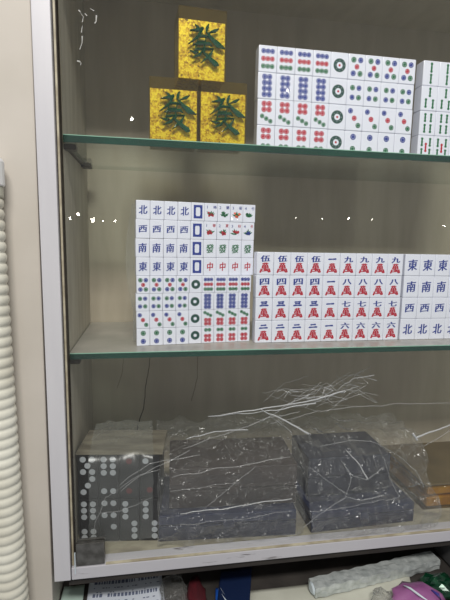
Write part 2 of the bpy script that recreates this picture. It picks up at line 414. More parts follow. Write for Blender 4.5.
# ---------------------------------------------------------------- mahjong tiles
MARKS = {}   # (kind, w, h) -> list of (name, mesh, mat)
def dots(kind, W, H, flip):
    g, b, r = 'green', 'blue', 'red'
    x, z = 0.21, 0.27
    L = {'d2': [(0, .235, g, .155), (0, -.235, b, .155)],
         'd3': [(-.24, .28, b, .125), (0, 0, r, .125), (.24, -.28, g, .125)],
         'd4': [(-.18, .22, g, .125), (.2, .22, b, .125), (-.18, -.22, b, .125), (.2, -.22, g, .125)],
         'd5': [(-.2, .26, g, .13), (.2, .26, b, .13), (0, 0, r, .12), (-.2, -.26, b, .13), (.2, -.26, g, .13)],
         'd6': [(-.14, .30, g, .115), (.14, .30, g, .115)] + [(sx * .14, -.06 - k * .24, r, .125) for sx in (-1, 1) for k in (0, 1)],
         'd7': [(-.23, .34, g, .105), (0, .25, g, .105), (.23, .16, g, .105)] + [(sx * .14, -.10 - k * .22, r, .125) for sx in (-1, 1) for k in (0, 1)],
         'd8': [(sx * .135, .33 - k * .22, b, .125) for sx in (-1, 1) for k in range(4)],
         'd9': [(sx * .24, zz, c, .11) for zz, c in ((.28, b), (0, r), (-.28, g)) for sx in (-1, 0, 1)]}[kind]
    if flip:
        if kind in ('d6', 'd7'): L = [(-a, -q, c, rr) for a, q, c, rr in L]
        if kind == 'd2': L = [(0, .26, b, .145), (0, -.22, g, .135)]
        if kind == 'd4': L = [(a, q * 0.85, c, rr) for a, q, c, rr in L]
    return L

def marks(kind, W, H, flip=False):
    key = (kind, W, H, flip)
    if key in MARKS: return MARKS[key]
    bms = {}
    def B(nm, c):
        return bms.setdefault((nm, c), bmesh.new())
    cz = H / 2
    if kind == 'd1':
        b = B('ring_marking', 'dark_green'); disc(b, 0, cz, 0.35 * W, (0.17 if flip else 0.13) * W, 28)
        for k in range(8 if flip else 0):
            disc(B('petal_marking', 'tile'), 0.255 * W * cos(k * pi / 4), cz + 0.255 * W * sin(k * pi / 4), 0.016 * W, n=8, y0=-0.0004)
        if flip: disc(B('center_dot', 'red'), 0, cz, 0.06 * W, n=12)
    elif kind[0] == 'd' and kind[1].isdigit():
        for x, z, c, r in dots(kind, W, H, flip):
            b = B('dot_marking', c)
            r *= 1.12 if flip else 1.25; disc(b, x * W, cz + z * H, r * W, 0.66 * r * W, 18)
            disc(b, x * W, cz + z * H, 0.56 * r * W, n=12)
    elif kind[0] == 'b':
        st = {'b2': [(0, .22, .2, 'green'), (0, -.22, .2, 'green')],
              'b3': [(.02, .24, .19, 'green'), (-.2, -.2, .19, 'green'), (.24, -.22, .19, 'green')],
              'b4': [(-.17, .22, .18, 'green'), (.19, .22, .18, 'green'), (-.17, -.22, .18, 'green'), (.19, -.22, .18, 'green')],
              'b5': [(-.25, .22, .18, 'green'), (.25, .22, .18, 'green'), (-.25, -.22, .18, 'green'), (.25, -.22, .18, 'green'), (0, 0, .19, 'red')]}[kind]
        for x, z, hl, c in st:
            b = B('bamboo_marking', c); hw = 0.07 * W
            poly(b, [(x * W + hw * a, cz + (z + hl * q) * H) for a, q in
                     ((-.6, -1), (.6, -1), (1, -.85), (1, -.6), (.6, -.5), (.8, -.1), (.8, .1), (.6, .5), (1, .6), (1, .85), (.6, 1), (-.6, 1), (-1, .85), (-1, .6), (-.6, .5), (-.8, .1), (-.8, -.1), (-.6, -.5), (-1, -.6), (-1, -.85))])
    elif kind[0] == 'w' and kind != 'white':      # number of ten-thousands
        big = {'一': (0.62, 0.62), '二': (0.62, 0.45), '八': (.55, .5)}
        n = kind[1]
        if n in '一二三':
            nb = B('numeral_marking', 'blue')
            for q, (dz, hw) in enumerate({'一': [(0, .25)], '二': [(.065, .17), (-.05, .26)], '三': [(.10, .19), (.025, .16), (-.055, .26)]}[n]):
                zc = cz + (.22 + dz) * H
                stroke(nb, [(-hw * W, zc - .012 * H, .05 * W), (-hw * .8 * W, zc, .09 * W), (0, zc + .006 * H, .065 * W), (hw * .8 * W, zc + .014 * H, .10 * W), (hw * W, zc + .008 * H, .05 * W)], y0=D0 - q * .00003)
        else: put_glyph(B('numeral_marking', 'blue'), n, 0.0, cz + 0.22 * H, 0.52 * W, 0.36 * W, lift=0.1, bold=0.06)
        put_glyph(B('character_marking', 'red'), '萬', 0.0, cz - 0.17 * H, 0.50 * W, 0.56 * W, taper=0.45, lift=0.04, bold=0.08)
    elif kind == 'white':
        b = B('frame_marking', 'blue'); ox, oz, ix, iz = 0.33 * W, 0.36 * H, 0.17 * W, 0.24 * H
        poly(b, [(-ox, cz - oz), (ox, cz - oz), (ox, cz - iz), (-ox, cz - iz)])
        poly(b, [(-ox, cz + iz), (ox, cz + iz), (ox, cz + oz), (-ox, cz + oz)])
        c = .05 * W
        poly(b, [(-ox, cz - iz), (-ix + c, cz - iz), (-ix, cz - iz + 2 * c), (-ix, cz + iz - 2 * c), (-ix + c, cz + iz), (-ox, cz + iz)])
        poly(b, [(ox, cz - iz), (ox, cz + iz), (ix - c, cz + iz), (ix, cz + iz - 2 * c), (ix, cz - iz + 2 * c), (ix - c, cz - iz)])
    elif kind[0] == 'f':
        i = int(kind[1]); rs = kind[2] == 'b'; rnd = random.Random(i * 7 + rs)
        put_glyph(B('numeral_marking', 'blue'), str(i), -0.29 * W, cz + .27 * H, 0.22 * W, 0.2 * W, bold=0.01)
        put_glyph(B('season_marking', 'red' if rs else 'blue'), ('梅蘭菊竹' if not rs else '春夏秋冬')[i - 1], 0.29 * W, cz + .28 * H, 0.24 * W, 0.24 * W, bold=0.01)
        g = B('leaf_marking', 'green')
        for k in range(6):
            a = radians(30 + k * 24 + rnd.random() * 15); l = (.30 + .16 * rnd.random()) * W
            x0, z0 = (rnd.random() - .5) * .1 * W, cz - .2 * H
            stroke(g, [(x0, z0, .04 * W), (x0 + cos(a) * l * .5, z0 + sin(a) * l * .6, .13 * W), (x0 + cos(a) * l, z0 + sin(a) * l, .02 * W)])
        fc = {1: 'red', 2: 'green', 3: 'orange_glint', 4: 'green'}[i] if not rs else {1: 'red', 2: 'red', 3: 'red', 4: 'blue'}[i]  # orange on the third tile of the first set paints a reflection
        fl = B('blossom_marking', fc)
        for k in range(5):
            disc(fl, (rnd.random() - .5) * .42 * W, cz + (-.22 + rnd.random() * .22) * H, (.07 + .03 * rnd.random()) * W, n=9, y0=-.0004)
    else:
        col, ch = {'N': ('blue', '北'), 'W': ('blue', '西'), 'S': ('blue', '南'), 'E': ('blue', '東'), 'G': ('green', '發'), 'R': ('red', '中')}[kind]
        s = 0.58 * W
        put_glyph(B('character_marking', col), ch, 0, cz, s * (1.0 if ch not in '中' else .85), s * (1.12 if ch not in '西' else .85), lift=0.10, slant=0.04, bold=0.045)
    out = [(nm, done(b, nm), M[c]) for (nm, c), b in bms.items()]
    for nm, me, m in out: me.materials.append(m)
    MARKS[key] = out; return out

DESC = {'d1': 'one-dot', 'd2': 'two-dot', 'd3': 'three-dot', 'd4': 'four-dot', 'd5': 'five-dot', 'd6': 'six-dot', 'd7': 'seven-dot', 'd8': 'eight-dot', 'd9': 'nine-dot',
        'b2': 'two-bamboo', 'b3': 'three-bamboo', 'b4': 'four-bamboo', 'b5': 'five-bamboo', 'white': 'blue-framed', 'N': 'blue 北', 'W': 'blue 西', 'S': 'blue 南', 'E': 'blue 東', 'G': 'green 發', 'R': 'red 中'}
ORD = ['first', 'second', 'third', 'fourth', 'fifth', 'sixth', 'seventh', 'eighth', 'ninth']
BODY = {}
def tile(kind, W, H, D, base, label, group, flip=False, roll=0.0, px=0, pz=0, py=0.0):
    key = (W, H, D)
    if key not in BODY:
        bm = bmesh.new(); g = 0.0002; bx(bm, -W / 2 + g, W / 2 - g, 0, D, g, H - g, min(W, H) * 0.04, 3)
        me = done(bm, 'tile_body')
        for f in me.polygons: f.use_smooth = len(f.vertices) >= 3 and f.area < W * H * 0.3
        me.materials.append(M['tile']); BODY[key] = me
    t = bpy.data.objects.new('mahjong_tile', BODY[key]); C.objects.link(t)
    t.matrix_world = base @ Matrix.Translation((px, py, pz)) @ Matrix.Rotation(roll, 4, 'Y')
    tag(t, label, 'mahjong tile', group)
    for nm, me, m in marks(kind, W, H, flip):
        o = bpy.data.objects.new(nm, me); C.objects.link(o); o.parent = t
    return t

def block(x, y, yaw, z, W, H, D, rows, rownames, place, group, flip=False, jitter=0.0004, cols=9, lean=0.0):
    base = Matrix.Translation((x, y, z)) @ Matrix.Rotation(yaw, 4, 'Z')
    R = len(rows)
    for ri, row in enumerate(rows):
        same = {}
        for ci, k in enumerate(row): same.setdefault(k, []).append(ci)
        sh = (random.random() - .5) * jitter * 2.5
        for ci, k in enumerate(row):
            d = DESC.get(k) or ('flower' if k[0] == 'f' else k[1] + '萬')
            idx = ORD[ci]
            lab = 'white %s tile, %s from left in the %s of %s' % (d, idx, rownames[ri], place)
            tile(k, W, H, D, base, lab, group, flip, 0, px=W / 2 + ci * W + sh, pz=(R - 1 - ri) * H, py=random.random() * jitter * 1.5)

w4 = lambda n: 'w' + n
TOP = [['d9'] * 4 + ['d1'] + ['d5'] * 4, ['d8'] * 4 + ['d1'] + ['d4'] * 4, ['d7'] * 4 + ['d1'] + ['d3'] * 4, ['d6'] * 4 + ['d1'] + ['d2'] * 4]
block(0.3425, 0.050, 0.006, ZU, 0.0353, 0.0471, 0.026, TOP, ['top row', 'second row', 'third row', 'bottom row'], 'the dot block', 'dot tiles on the upper shelf', flip=True)
BAM = [['b2'] * 4, ['b3'] * 4, ['b4'] * 4, ['b5'] * 4]
block(0.6755, 0.050, 0.0, ZU, 0.0353, 0.0471, 0.026, BAM, ['top row', 'second row', 'third row', 'bottom row'], 'the bamboo block', 'bamboo tiles on the upper shelf')
MID = [[w4('伍')] * 4 + [w4('一')] + [w4('九')] * 4, [w4('四')] * 4 + [w4('一')] + [w4('八')] * 4, [w4('三')] * 4 + [w4('一')] + [w4('七')] * 4, [w4('二')] * 4 + [w4('一')] + [w4('六')] * 4]
block(0.3500, 0.0495, 0.012, 0.0, 0.0350, 0.0457, 0.026, MID, ['top row', 'second row', 'third row', 'bottom row'], 'the 萬 block', 'red 萬 tiles on the lower shelf')
WND = [['E'] * 4, ['S'] * 4, ['W'] * 4, ['N'] * 4]
block(0.6690, 0.0530, 0.0, 0.0, 0.0350, 0.0457, 0.026, WND, ['top row', 'second row', 'third row', 'bottom row'], 'the blue wind block', 'blue wind tiles on the lower shelf')
LOW = [['d5'] * 4 + ['d1'] + ['d9'] * 4, ['d4'] * 4 + ['d1'] + ['d8'] * 4, ['d3'] * 4 + ['d1'] + ['d7'] * 4, ['d2'] * 4 + ['d1'] + ['d6'] * 4]
block(0.1175, 0.0430, 0.107, 0.0, 0.0253, 0.0337, 0.020, LOW, ['fifth row', 'sixth row', 'seventh row', 'bottom row'], 'the eight-row stack', 'dot tiles in the eight-row stack', jitter=0.0006)
UPP = [['N'] * 4 + ['white', 'f1a', 'f2a', 'f3a', 'f4a'], ['W'] * 4 + ['white', 'f1b', 'f2b', 'f3b', 'f4b'], ['S'] * 4 + ['white'] + ['G'] * 4, ['E'] * 4 + ['white'] + ['R'] * 4]
block(0.1178, 0.0445, 0.135, 4 * 0.0337, 0.02605, 0.0350, 0.020, UPP, ['top row', 'second row', 'third row', 'fourth row'], 'the eight-row stack', 'honour and flower tiles in the eight-row stack', jitter=0.0008)

# ---------------------------------------------------------------- gold-flake display blocks
def FA(bm, s, x0, z0, y):
    S = [[(.20, .96, .02), (.27, .90, .07), (.33, .84, .03)],
         [(.06, .80, .03), (.30, .84, .07), (.42, .90, .05)],
         [(.40, .88, .05), (.28, .66, .06), (.02, .46, .02)],
         [(.56, 1.0, .03), (.52, .90, .07), (.50, .80, .04)],
         [(.84, .92, .02), (.74, .86, .07), (.58, .80, .03)],
         [(.50, .82, .04), (.64, .66, .08), (.82, .52, .13), (1.02, .44, .02)],
         [(.22, .66, .04), (.42, .70, .06), (.62, .68, .03)],
         [(.30, .72, .03), (.26, .54, .06), (.48, .56, .05), (.50, .68, .03)],
         [(.14, .46, .03), (.34, .50, .06), (.60, .52, .07), (.66, .46, .03)],
         [(.24, .46, .04), (.20, .34, .07), (.42, .38, .06), (.34, .22, .06), (.12, .12, .02)],
         [(.46, .46, .04), (.46, .34, .06), (.40, .28, .03)],
         [(.44, .38, .04), (.70, .40, .06), (.60, .22, .07), (.36, .02, .02)],
         [(.42, .30, .04), (.56, .18, .08), (.78, .02, .12), (.86, .0, .02)],
         [(.06, .30, .02), (.20, .26, .06), (.30, .28, .04)]]
    for st in S: stroke(bm, [(x0 + a * s, z0 + b * s, w_ * s * 1.2) for a, b, w_ in st], y, y + 0.003, ridge=0.0022)

def gold_block(x, y, z, W, H, D, rz, label):
    t = empty('gold_flake_block', (x + W / 2, y + D / 2, z), rz)
    tag(t, label, 'display block', 'gold-flake 發 blocks on the upper shelf')
    box('acrylic_body', -W / 2, W / 2, -D / 2, D / 2, 0, H, M['acrylic'], t, 0.002, 2)
    box('gold_flake_layer', -W / 2 + .0015, W / 2 - .0015, -D / 2 + 0.008, D / 2 - 0.002, 0.002, H - 0.018, M['gold'], t)
    bm = bmesh.new(); FA(bm, 0.066, -0.027, H * 0.5 - 0.033, -D / 2 - 0.001)
    link('character_inlay', done(bm), M['jade'], t)
gold_block(0.1432, 0.030, ZU, 0.0862, 0.1125, 0.070, 0.0, 'clear gold-flake block with green 發, bottom left of the three')
gold_block(0.2335, 0.030, ZU, 0.0850, 0.1125, 0.070, 0.01, 'clear gold-flake block with green 發, beside the white dot block')
gold_block(0.1915, 0.030, ZU + 0.1128, 0.0860, 0.118, 0.070, 0.06, 'clear gold-flake block with green 發, on top of the other two')

# ---------------------------------------------------------------- bottom shelf: dominoes and cases
FZ = -0.3898
def domino(i, j, base, W, H, D, pips):
    g = 0.0003; bm = bmesh.new(); bx(bm, -W / 2 + g, W / 2 - g, 0, D, g, H - g, 0.002, 2)
    names = ['first', 'second', 'third', 'fourth']
    t = bpy.data.objects.new('domino_tile', done(bm, 'domino')); t.data.materials.append(M['black_tile']); C.objects.link(t)
    t.matrix_world = base @ Matrix.Translation((W / 2 + i * W, 0, j * H))
    tag(t, 'black domino with round pips, %s from left in the %s row behind the pivot clip' % (names[i], ('lower', 'upper')[j]), 'domino', 'black dominoes on the cabinet floor')
    for c, nm in (('w', 'white_pip'), ('r', 'red_pip')):
        pp = [q for q in pips if q[2] == c]
        if pp:
            b = bmesh.new()
            for x, z, _ in pp: disc(b, x * W, z * H, 0.0059, n=18)
            link('pips', done(b), M[nm], t)
bd = Matrix.Translation((0.004, 0.034, FZ)) @ Matrix.Rotation(-0.115, 4, 'Z')
two = lambda z, c='w': [(-.22, z, c), (.22, z, c)]
dp = {(0, 1): two(.90) + [(0, .76, 'w')] + two(.62) + [(.22, .46, 'w'), (0, .31, 'w'), (-.22, .16, 'w')],
      (1, 1): two(.90) + two(.75) + two(.60) + two(.18),
      (2, 1): [(0, .86, 'r'), (0, .18, 'r')], (3, 1): [(-.2, .86, 'w'), (0, .2, 'r')],
      (0, 0): two(.88) + two(.73) + two(.58) + two(.24) + two(.10),
      (1, 0): two(.90) + two(.62) + [(.22, .35, 'w')],
      (2, 0): [(-.2, .88, 'w'), (-.2, .73, 'w'), (-.2, .58, 'w'), (.24, .42, 'w'), (.24, .27, 'w'), (.24, .12, 'w')],
      (3, 0): [(-.2, .88, 'w'), (-.2, .73, 'w'), (-.2, .58, 'w'), (.24, .42, 'w'), (.24, .27, 'w'), (.24, .12, 'w')]}
for (i, j), pp in sorted(dp.items()): domino(i, j, bd, 0.0395, 0.0905, 0.03, pp)
cs = box('storage_case', 0.0, 0.158, 0.0305, 0.10, 0.0, 0.1815, M['black_tile'], None, 0.002); cs.matrix_world = bd
tag(cs, 'black case standing directly behind the black dominoes', 'case')
dc = box('cardboard_sheet', -0.002, 0.164, -0.002, 0.103, 0.1820, 0.1855, M['dust_card'], None, 0.0008); dc.matrix_world = bd
tag(dc, 'dusty brown sheet lying on top of the black dominoes', 'card')

def case(label, x, y, z, W, D, H, rz, mb, ml, split=0.6, group=None):
    t = empty('tile_case', (x, y, z), rz); tag(t, label, 'case', group)
    bm = bmesh.new(); bx(bm, 0, W, 0, D, 0, H * split - .0006, 0.002); link('body', done(bm), mb, t)
    bm = bmesh.new(); bx(bm, 0, W, 0, D, H * split + .0002, H, 0.003); lid = link('lid', done(bm), ml, t)
    bm = bmesh.new(); bx(bm, W * .46, W * .54, -0.003, 0, H * split - 0.008, H * split + 0.008, 0.001); link('latch', done(bm), ml, t)
    return t
case('navy plastic case lying under the brown case', 0.158, 0.012, FZ, 0.278, 0.15, 0.055, -0.06, M['navy'], M['navy_lid'])
case('dark brown case lying on the navy case beside the dominoes', 0.180, 0.032, FZ + .0552, 0.262, 0.13, 0.086, -0.05, M['brown_case'], M['brown_lid'], .45)
case('navy case at the bottom of the pile beside the amber box', 0.468, -0.004, FZ, 0.235, 0.15, 0.045, 0.03, M['navy'], M['navy_lid'])
case('slate blue case stacked on a navy case beside the amber box', 0.478, 0.050, FZ + .0452, 0.19, 0.12, 0.088, 0.0, M['slate_case'], M['slate_case'], .5)
# amber box
ab = empty('amber_box', (0.747, 0.036, FZ)); tag(ab, 'amber plastic box with yellow contents beside the navy cases', 'box')
bm = bmesh.new(); bx(bm, 0, 0.24, 0, 0.19, 0, 0.0565, 0.003); link('body', done(bm), M['amber'], ab)
bm = bmesh.new(); bx(bm, -0.001, 0.241, -0.001, 0.191, 0.057, 0.063, 0.002); link('lid', done(bm), M['amber_lid'], ab)
bm = bmesh.new(); bx(bm, 0.012, 0.23, 0.006, 0.18, 0.003, 0.026, 0.003); link('yellow_contents', done(bm), M['amber_fill'], ab)
bm = bmesh.new(); bx(bm, 0.012, 0.23, 0.006, 0.18, 0.032, 0.054, 0.003); link('yellow_contents', done(bm), M['amber_fill'], ab)

# ---------------------------------------------------------------- crumpled clear film
def film(name, label, xs, prof, seed, amp, m, nx=44, group='clear crumpled plastic bags over the cases', hf=None):
    """sheet following a front-over-top profile [(y, z)], crumpled into facets"""
    # resample profile
    P = [Vector((0, a, b)) for a, b in prof]; seg = [(P[i + 1] - P[i]).length for i in range(len(P) - 1)]; tot = sum(seg); nt_ = 26
    def at(s):
        for i, l in enumerate(seg):
            if s <= l or i == len(seg) - 1:
                return P[i].lerp(P[i + 1], min(1, s / l)), (P[i + 1] - P[i]).normalized()
            s -= l
    bm = bmesh.new(); G = []
    for j in range(nt_ + 1):
        p, d = at(tot * j / nt_); nrm = Vector((0, -d.z, d.y))
        if nrm.y > 0.3: nrm = -nrm
        row = []
        for i in range(nx + 1):
            u = i / nx; x = xs[0] + (xs[1] - xs[0]) * u
            q = Vector((x * 14 + seed * 3, j * 0.28, seed))
            a1 = (1 - abs(noise.noise(q)) * 2.4) * 0.9; a2 = abs(noise.noise(q * 2.7)) * .8
            dlt = amp * (0.1 + a1 + a2)
            k = (hf(u, j / nt_) if hf else 1.0)
            jj = Vector((random.random() - .5, 0, random.random() - .5)) * 0.003
            row.append(bm.verts.new(Vector((x, p.y, p.z)) + nrm * dlt * k + jj))
        G.append(row)
    for j in range(nt_):
        for i in range(nx):
            a, b, c, d = G[j][i], G[j][i + 1], G[j + 1][i + 1], G[j + 1][i]
            if (i + j) % 2: bm.faces.new((a, b, c)); bm.faces.new((a, c, d))
            else: bm.faces.new((a, b, d)); bm.faces.new((b, c, d))
    o = link(name, done(bm), m, smooth=m is M['film_thin'])
    tag(o, label, 'plastic bag', group); return o
BAG1 = film('plastic_bag', 'clear crumpled plastic bag covering the brown case and navy case', (0.156, 0.450),
     [(-0.006, -0.382), (-0.006, -0.334), (0.012, -0.325), (0.016, -0.245), (0.05, -0.222), (0.19, -0.215)], 1, 0.012, M['film'])
BAG2 = film('plastic_bag', 'clear crumpled plastic bag covering the slate blue case', (0.458, 0.742),
     [(-0.020, -0.382), (-0.018, -0.336), (0.020, -0.325), (0.034, -0.262), (0.07, -0.236), (0.19, -0.232)], 5, 0.014, M['film'])
film('plastic_bag', 'thin clear film drooping over the black dominoes', (0.03, 0.148),
     [(-0.010, -0.36), (-0.004, -0.26), (0.012, -0.205), (0.06, -0.192), (0.13, -0.19)], 9, 0.006, M['film_thin'], nx=20)

# strands of twisted film
def strand(pts, w0, w1, m, parent, name='film_strand'):
    n = 14; P = []; R = []
    tot = len(pts) - 1
    for i in range(n + 1):
        t = i / n * tot; k = min(int(t), tot - 1); f = t - k
        a = Vector(pts[k]); b = Vector(pts[k + 1]); p = a.lerp(b, f)
        P.append(p + Vector((0, (random.random() - .5) * .002, (random.random() - .5) * .0012 + .004 * noise.noise(p * 30 + Vector((w0 * 9000, len(name), 0))))))
        R.append(w0 + (w1 - w0) * i / n)
    return link(name, tube_mesh(P, R, 6), m, parent, smooth=True)
def bundle(loc, label):
    return tag(empty('plastic_wrap_bundle', loc), label, 'plastic wrap', 'twisted ends of clear wrap')
def strands(root, lst):
    loc = Vector(root.location)
    for pts, a, b, mk in lst:
        strand([Vector(q) - loc for q in pts], a, b, M[mk], root, 'film_strand' if root.type == 'EMPTY' else 'film_crease')  # on the bags, pale tubes along creases stand in for highlight streaks
B1 = bundle((0.46, 0.08, -0.17), 'white twisted plastic strands above the brown case')
L = [([(0.2597, 0.0600, -0.1555), (0.3705, 0.0500, -0.1395), (0.4956, 0.0500, -0.1232), (0.5553, 0.0600, -0.1116)], .0010, .0018, 'strand'),
     ([(0.2679, 0.0600, -0.1537), (0.3891, 0.0550, -0.1467), (0.4871, 0.0500, -0.1317)], .0008, .0014, 'strand'),
     ([(0.3706, 0.0500, -0.1417), (0.4176, 0.0400, -0.1636), (0.4671, 0.0300, -0.1902)], .0009, .0022, 'strand'),
     ([(0.3706, 0.0500, -0.1417), (0.4058, 0.0500, -0.1695), (0.4372, 0.0500, -0.1954)], .0006, .0010, 'strand_faint'),
     ([(0.5010, 0.0600, -0.1539), (0.6154, 0.0600, -0.1479), (0.7168, 0.0700, -0.1493), (0.8399, 0.0800, -0.1608)], .0011, .0009, 'strand_faint'),
     ([(0.3887, 0.0500, -0.1729), (0.5010, 0.0600, -0.1539)], .0007, .0010, 'strand_faint'),
     ([(0.2045, 0.0000, -0.1919), (0.2689, 0.0200, -0.1828), (0.3686, 0.0400, -0.1590), (0.4528, 0.0500, -0.1499)], .0008, .0011, 'strand_faint'),
     ([(0.2109, 0.0100, -0.1768), (0.2687, 0.0200, -0.1703), (0.3374, 0.0300, -0.1722)], .0008, .0012, 'strand')]
rs = random.Random(3)
for k in range(52):
    cx = 0.42 + rs.random() * 0.185; cz = -0.122 + (cx - 0.445) * 0.10 + (rs.random() - .5) * 0.042
    a = radians(14 + (rs.random() - .5) * 80); l = 0.012 + rs.random() ** 2 * 0.050
    y0 = .05 + rs.random() * .03
    L.append(([(cx - cos(a) * l, y0, cz - sin(a) * l), (cx, y0 + .01, cz + (rs.random() - .5) * .018), (cx + cos(a) * l, y0, cz + sin(a) * l)], .0004, .0003 + rs.random() * .0008, 'strand_faint' if k % 3 else 'strand'))
strands(B1, L)
B2 = bundle((0.72, 0.02, -0.16), 'short white twisted wrap end hanging above the amber box')
strands(B2, [([(0.7087, 0.0300, -0.2106), (0.7482, 0.0300, -0.1991), (0.8048, 0.0300, -0.1837)], .0022, .0013, 'strand'), ([(0.7020, 0.0280, -0.2024), (0.7129, 0.0280, -0.2190)], .0028, .0022, 'strand'),
             ([(0.7321, 0.0300, -0.2326), (0.7686, 0.0300, -0.2117), (0.8010, 0.0300, -0.1950)], .0008, .0008, 'strand_faint')])
strands(BAG1, [([(0.0837, -0.0120, -0.2530), (0.1148, -0.0120, -0.2296), (0.1424, -0.0100, -0.2127), (0.1724, 0.0000, -0.2120), (0.2373, 0.0000, -0.2061)], .0007, .0008, 'strand_faint'),
             ([(0.0872, -0.0120, -0.2633), (0.1202, -0.0120, -0.2379), (0.1572, -0.0100, -0.2178), (0.2179, 0.0000, -0.1947)], .0007, .0008, 'strand_faint'),
             ([(0.0618, -0.0120, -0.2712), (0.0909, -0.0120, -0.2536), (0.1276, -0.0120, -0.2305), (0.1610, -0.0050, -0.2288)], .0005, .0007, 'strand_faint'),
             ([(0.0472, -0.0140, -0.2986), (0.0869, -0.0140, -0.3001), (0.1199, -0.0120, -0.2901), (0.1459, -0.0120, -0.2802)], .0006, .0006, 'strand_faint'),
             ([(0.0389, -0.0140, -0.3543), (0.0414, -0.0140, -0.3181), (0.0508, -0.0140, -0.2969), (0.0619, -0.0130, -0.2706)], .0006, .0007, 'strand_faint'),
             ([(0.1838, 0.0000, -0.2474), (0.2571, 0.0000, -0.2383), (0.3165, 0.0000, -0.2342), (0.4179, 0.0000, -0.2200)], .0007, .0010, 'strand_faint'),
             ([(0.1801, 0.0000, -0.2780), (0.2380, 0.0000, -0.2722), (0.3173, 0.0000, -0.2699)], .0005, .0005, 'strand_faint'),
             ([(0.1982, -0.0200, -0.3133), (0.2556, -0.0200, -0.3091), (0.3340, -0.0200, -0.3055), (0.4188, -0.0200, -0.2979)], .0007, .0010, 'strand'),
             ([(0.1983, -0.0200, -0.3349), (0.2951, -0.0200, -0.3335), (0.4159, -0.0200, -0.3275)], .0005, .0005, 'strand_faint'),
             ([(0.2375, -0.0100, -0.3182), (0.2858, -0.0100, -0.2805), (0.3475, -0.0050, -0.2336)], .0006, .0006, 'strand_faint')])

strands(BAG2, [([(0.4524, 0.0000, -0.2436), (0.4746, -0.0100, -0.2569), (0.5166, -0.0150, -0.2874), (0.5411, -0.0200, -0.3037)], .0006, .0008, 'strand_faint'),
             ([(0.4406, -0.0300, -0.3553), (0.4788, -0.0300, -0.3287), (0.5256, -0.0300, -0.3006), (0.5430, -0.0200, -0.2649), (0.5292, 0.0000, -0.2402)], .0008, .0006, 'strand_faint'),
             ([(0.5313, 0.0000, -0.2404), (0.5478, -0.0100, -0.2666), (0.5802, -0.0120, -0.2766), (0.6229, 0.0000, -0.2555)], .0007, .0010, 'strand_faint'),
             ([(0.5461, 0.0200, -0.2253), (0.5692, 0.0000, -0.2517), (0.5835, -0.0100, -0.2780)], .0007, .0016, 'strand'),
             ([(0.6216, 0.0000, -0.2377), (0.6323, -0.0100, -0.2772), (0.6519, -0.0200, -0.3150), (0.6209, -0.0200, -0.3191)], .0007, .0007, 'strand_faint'),
             ([(0.5280, -0.0250, -0.3017), (0.5651, -0.0250, -0.3113), (0.6124, -0.0250, -0.3021)], .0008, .0014, 'strand_faint'),
             ([(0.5010, 0.0500, -0.2305), (0.5736, 0.0600, -0.2236), (0.6355, 0.0600, -0.2343), (0.6895, 0.0500, -0.2632), (0.7229, 0.0300, -0.2925), (0.7264, 0.0100, -0.3187)], .0009, .0012, 'strand_faint'),
             ([(0.4495, -0.0300, -0.3240), (0.5269, -0.0300, -0.3222), (0.6104, -0.0300, -0.3120)], .0005, .0005, 'strand_faint')])

# loose film beside the eight-row stack
bm = bmesh.new(); n = 22; A = []; Bv = []
for i in range(n + 1):
    t = i / n; z = 0.268 - 0.262 * t
    bul = 0.013 * sin(pi * min(1, t * 1.3)) + 0.003
    A.append(bm.verts.new((0.1155, 0.060 + 0.004 * sin(9 * t), z))); Bv.append(bm.verts.new((0.1145 - bul, 0.052 + 0.004 * sin(7 * t), z)))
for i in range(n): bm.faces.new((A[i], A[i + 1], Bv[i + 1], Bv[i]))
o = link('clear_wrap_flap', done(bm), M['film_thin'], smooth=True)
tag(o, 'loose clear wrap edge hanging beside the eight-row tile stack', 'plastic wrap')

# ---------------------------------------------------------------- corrugated hose
hs = empty('corrugated_hose', (-0.098, -0.064, -0.62)); tag(hs, 'white corrugated plastic hose running down the cream wall', 'hose')
P = []; R = []
zt, zb = 0.262, -0.62; pitch = 0.0165; N_ = int((zt - zb) / pitch * 8)
for i in range(N_ + 1):
    z = zt + (zb - zt) * i / N_
    x = -0.1045 + 0.010 * ((zt - z) / 0.66) ** 1.2
    P.append(Vector((x + 0.098, 0, z + 0.62))); R.append(0.0262 + 0.0018 * (abs(sin(pi * (zt - z) / pitch)) ** 0.7 * 2 - 1))
link('hose_tube', tube_mesh(P, R, 28), M['hose'], hs, smooth=True)
link('hose_collar', tube_mesh([(-0.0045, 0, .882), (-0.0045, 0, .885), (-0.0045, 0, .897), (-0.0045, 0, .899)], [.0255, .0265, .0265, .0255], 28), M['hose_ring'], hs)
link('hose_connector', tube_mesh([(-0.0035, 0, .899), (-0.0035, 0, .901), (-0.0035, 0, .935), (-0.0035, 0, .940)], [.026, .0278, .0278, .0255], 28), M['collar'], hs, smooth=False)

# ---------------------------------------------------------------- below the cabinet
CZ = -0.50
structure('counter_top', -0.034, 1.5, -0.15, 0.16, CZ - 0.03, CZ, M['counter'])
structure('wall_below', -0.034, 1.5, 0.16, 0.18, CZ, -0.411, M['recess_shade'])  # near-black colour paints the shade at the back of the recess
structure('wall_side', -0.06, -0.0345, -0.03, 0.16, -0.9, CZ + 0.08, M['cream_wall'])

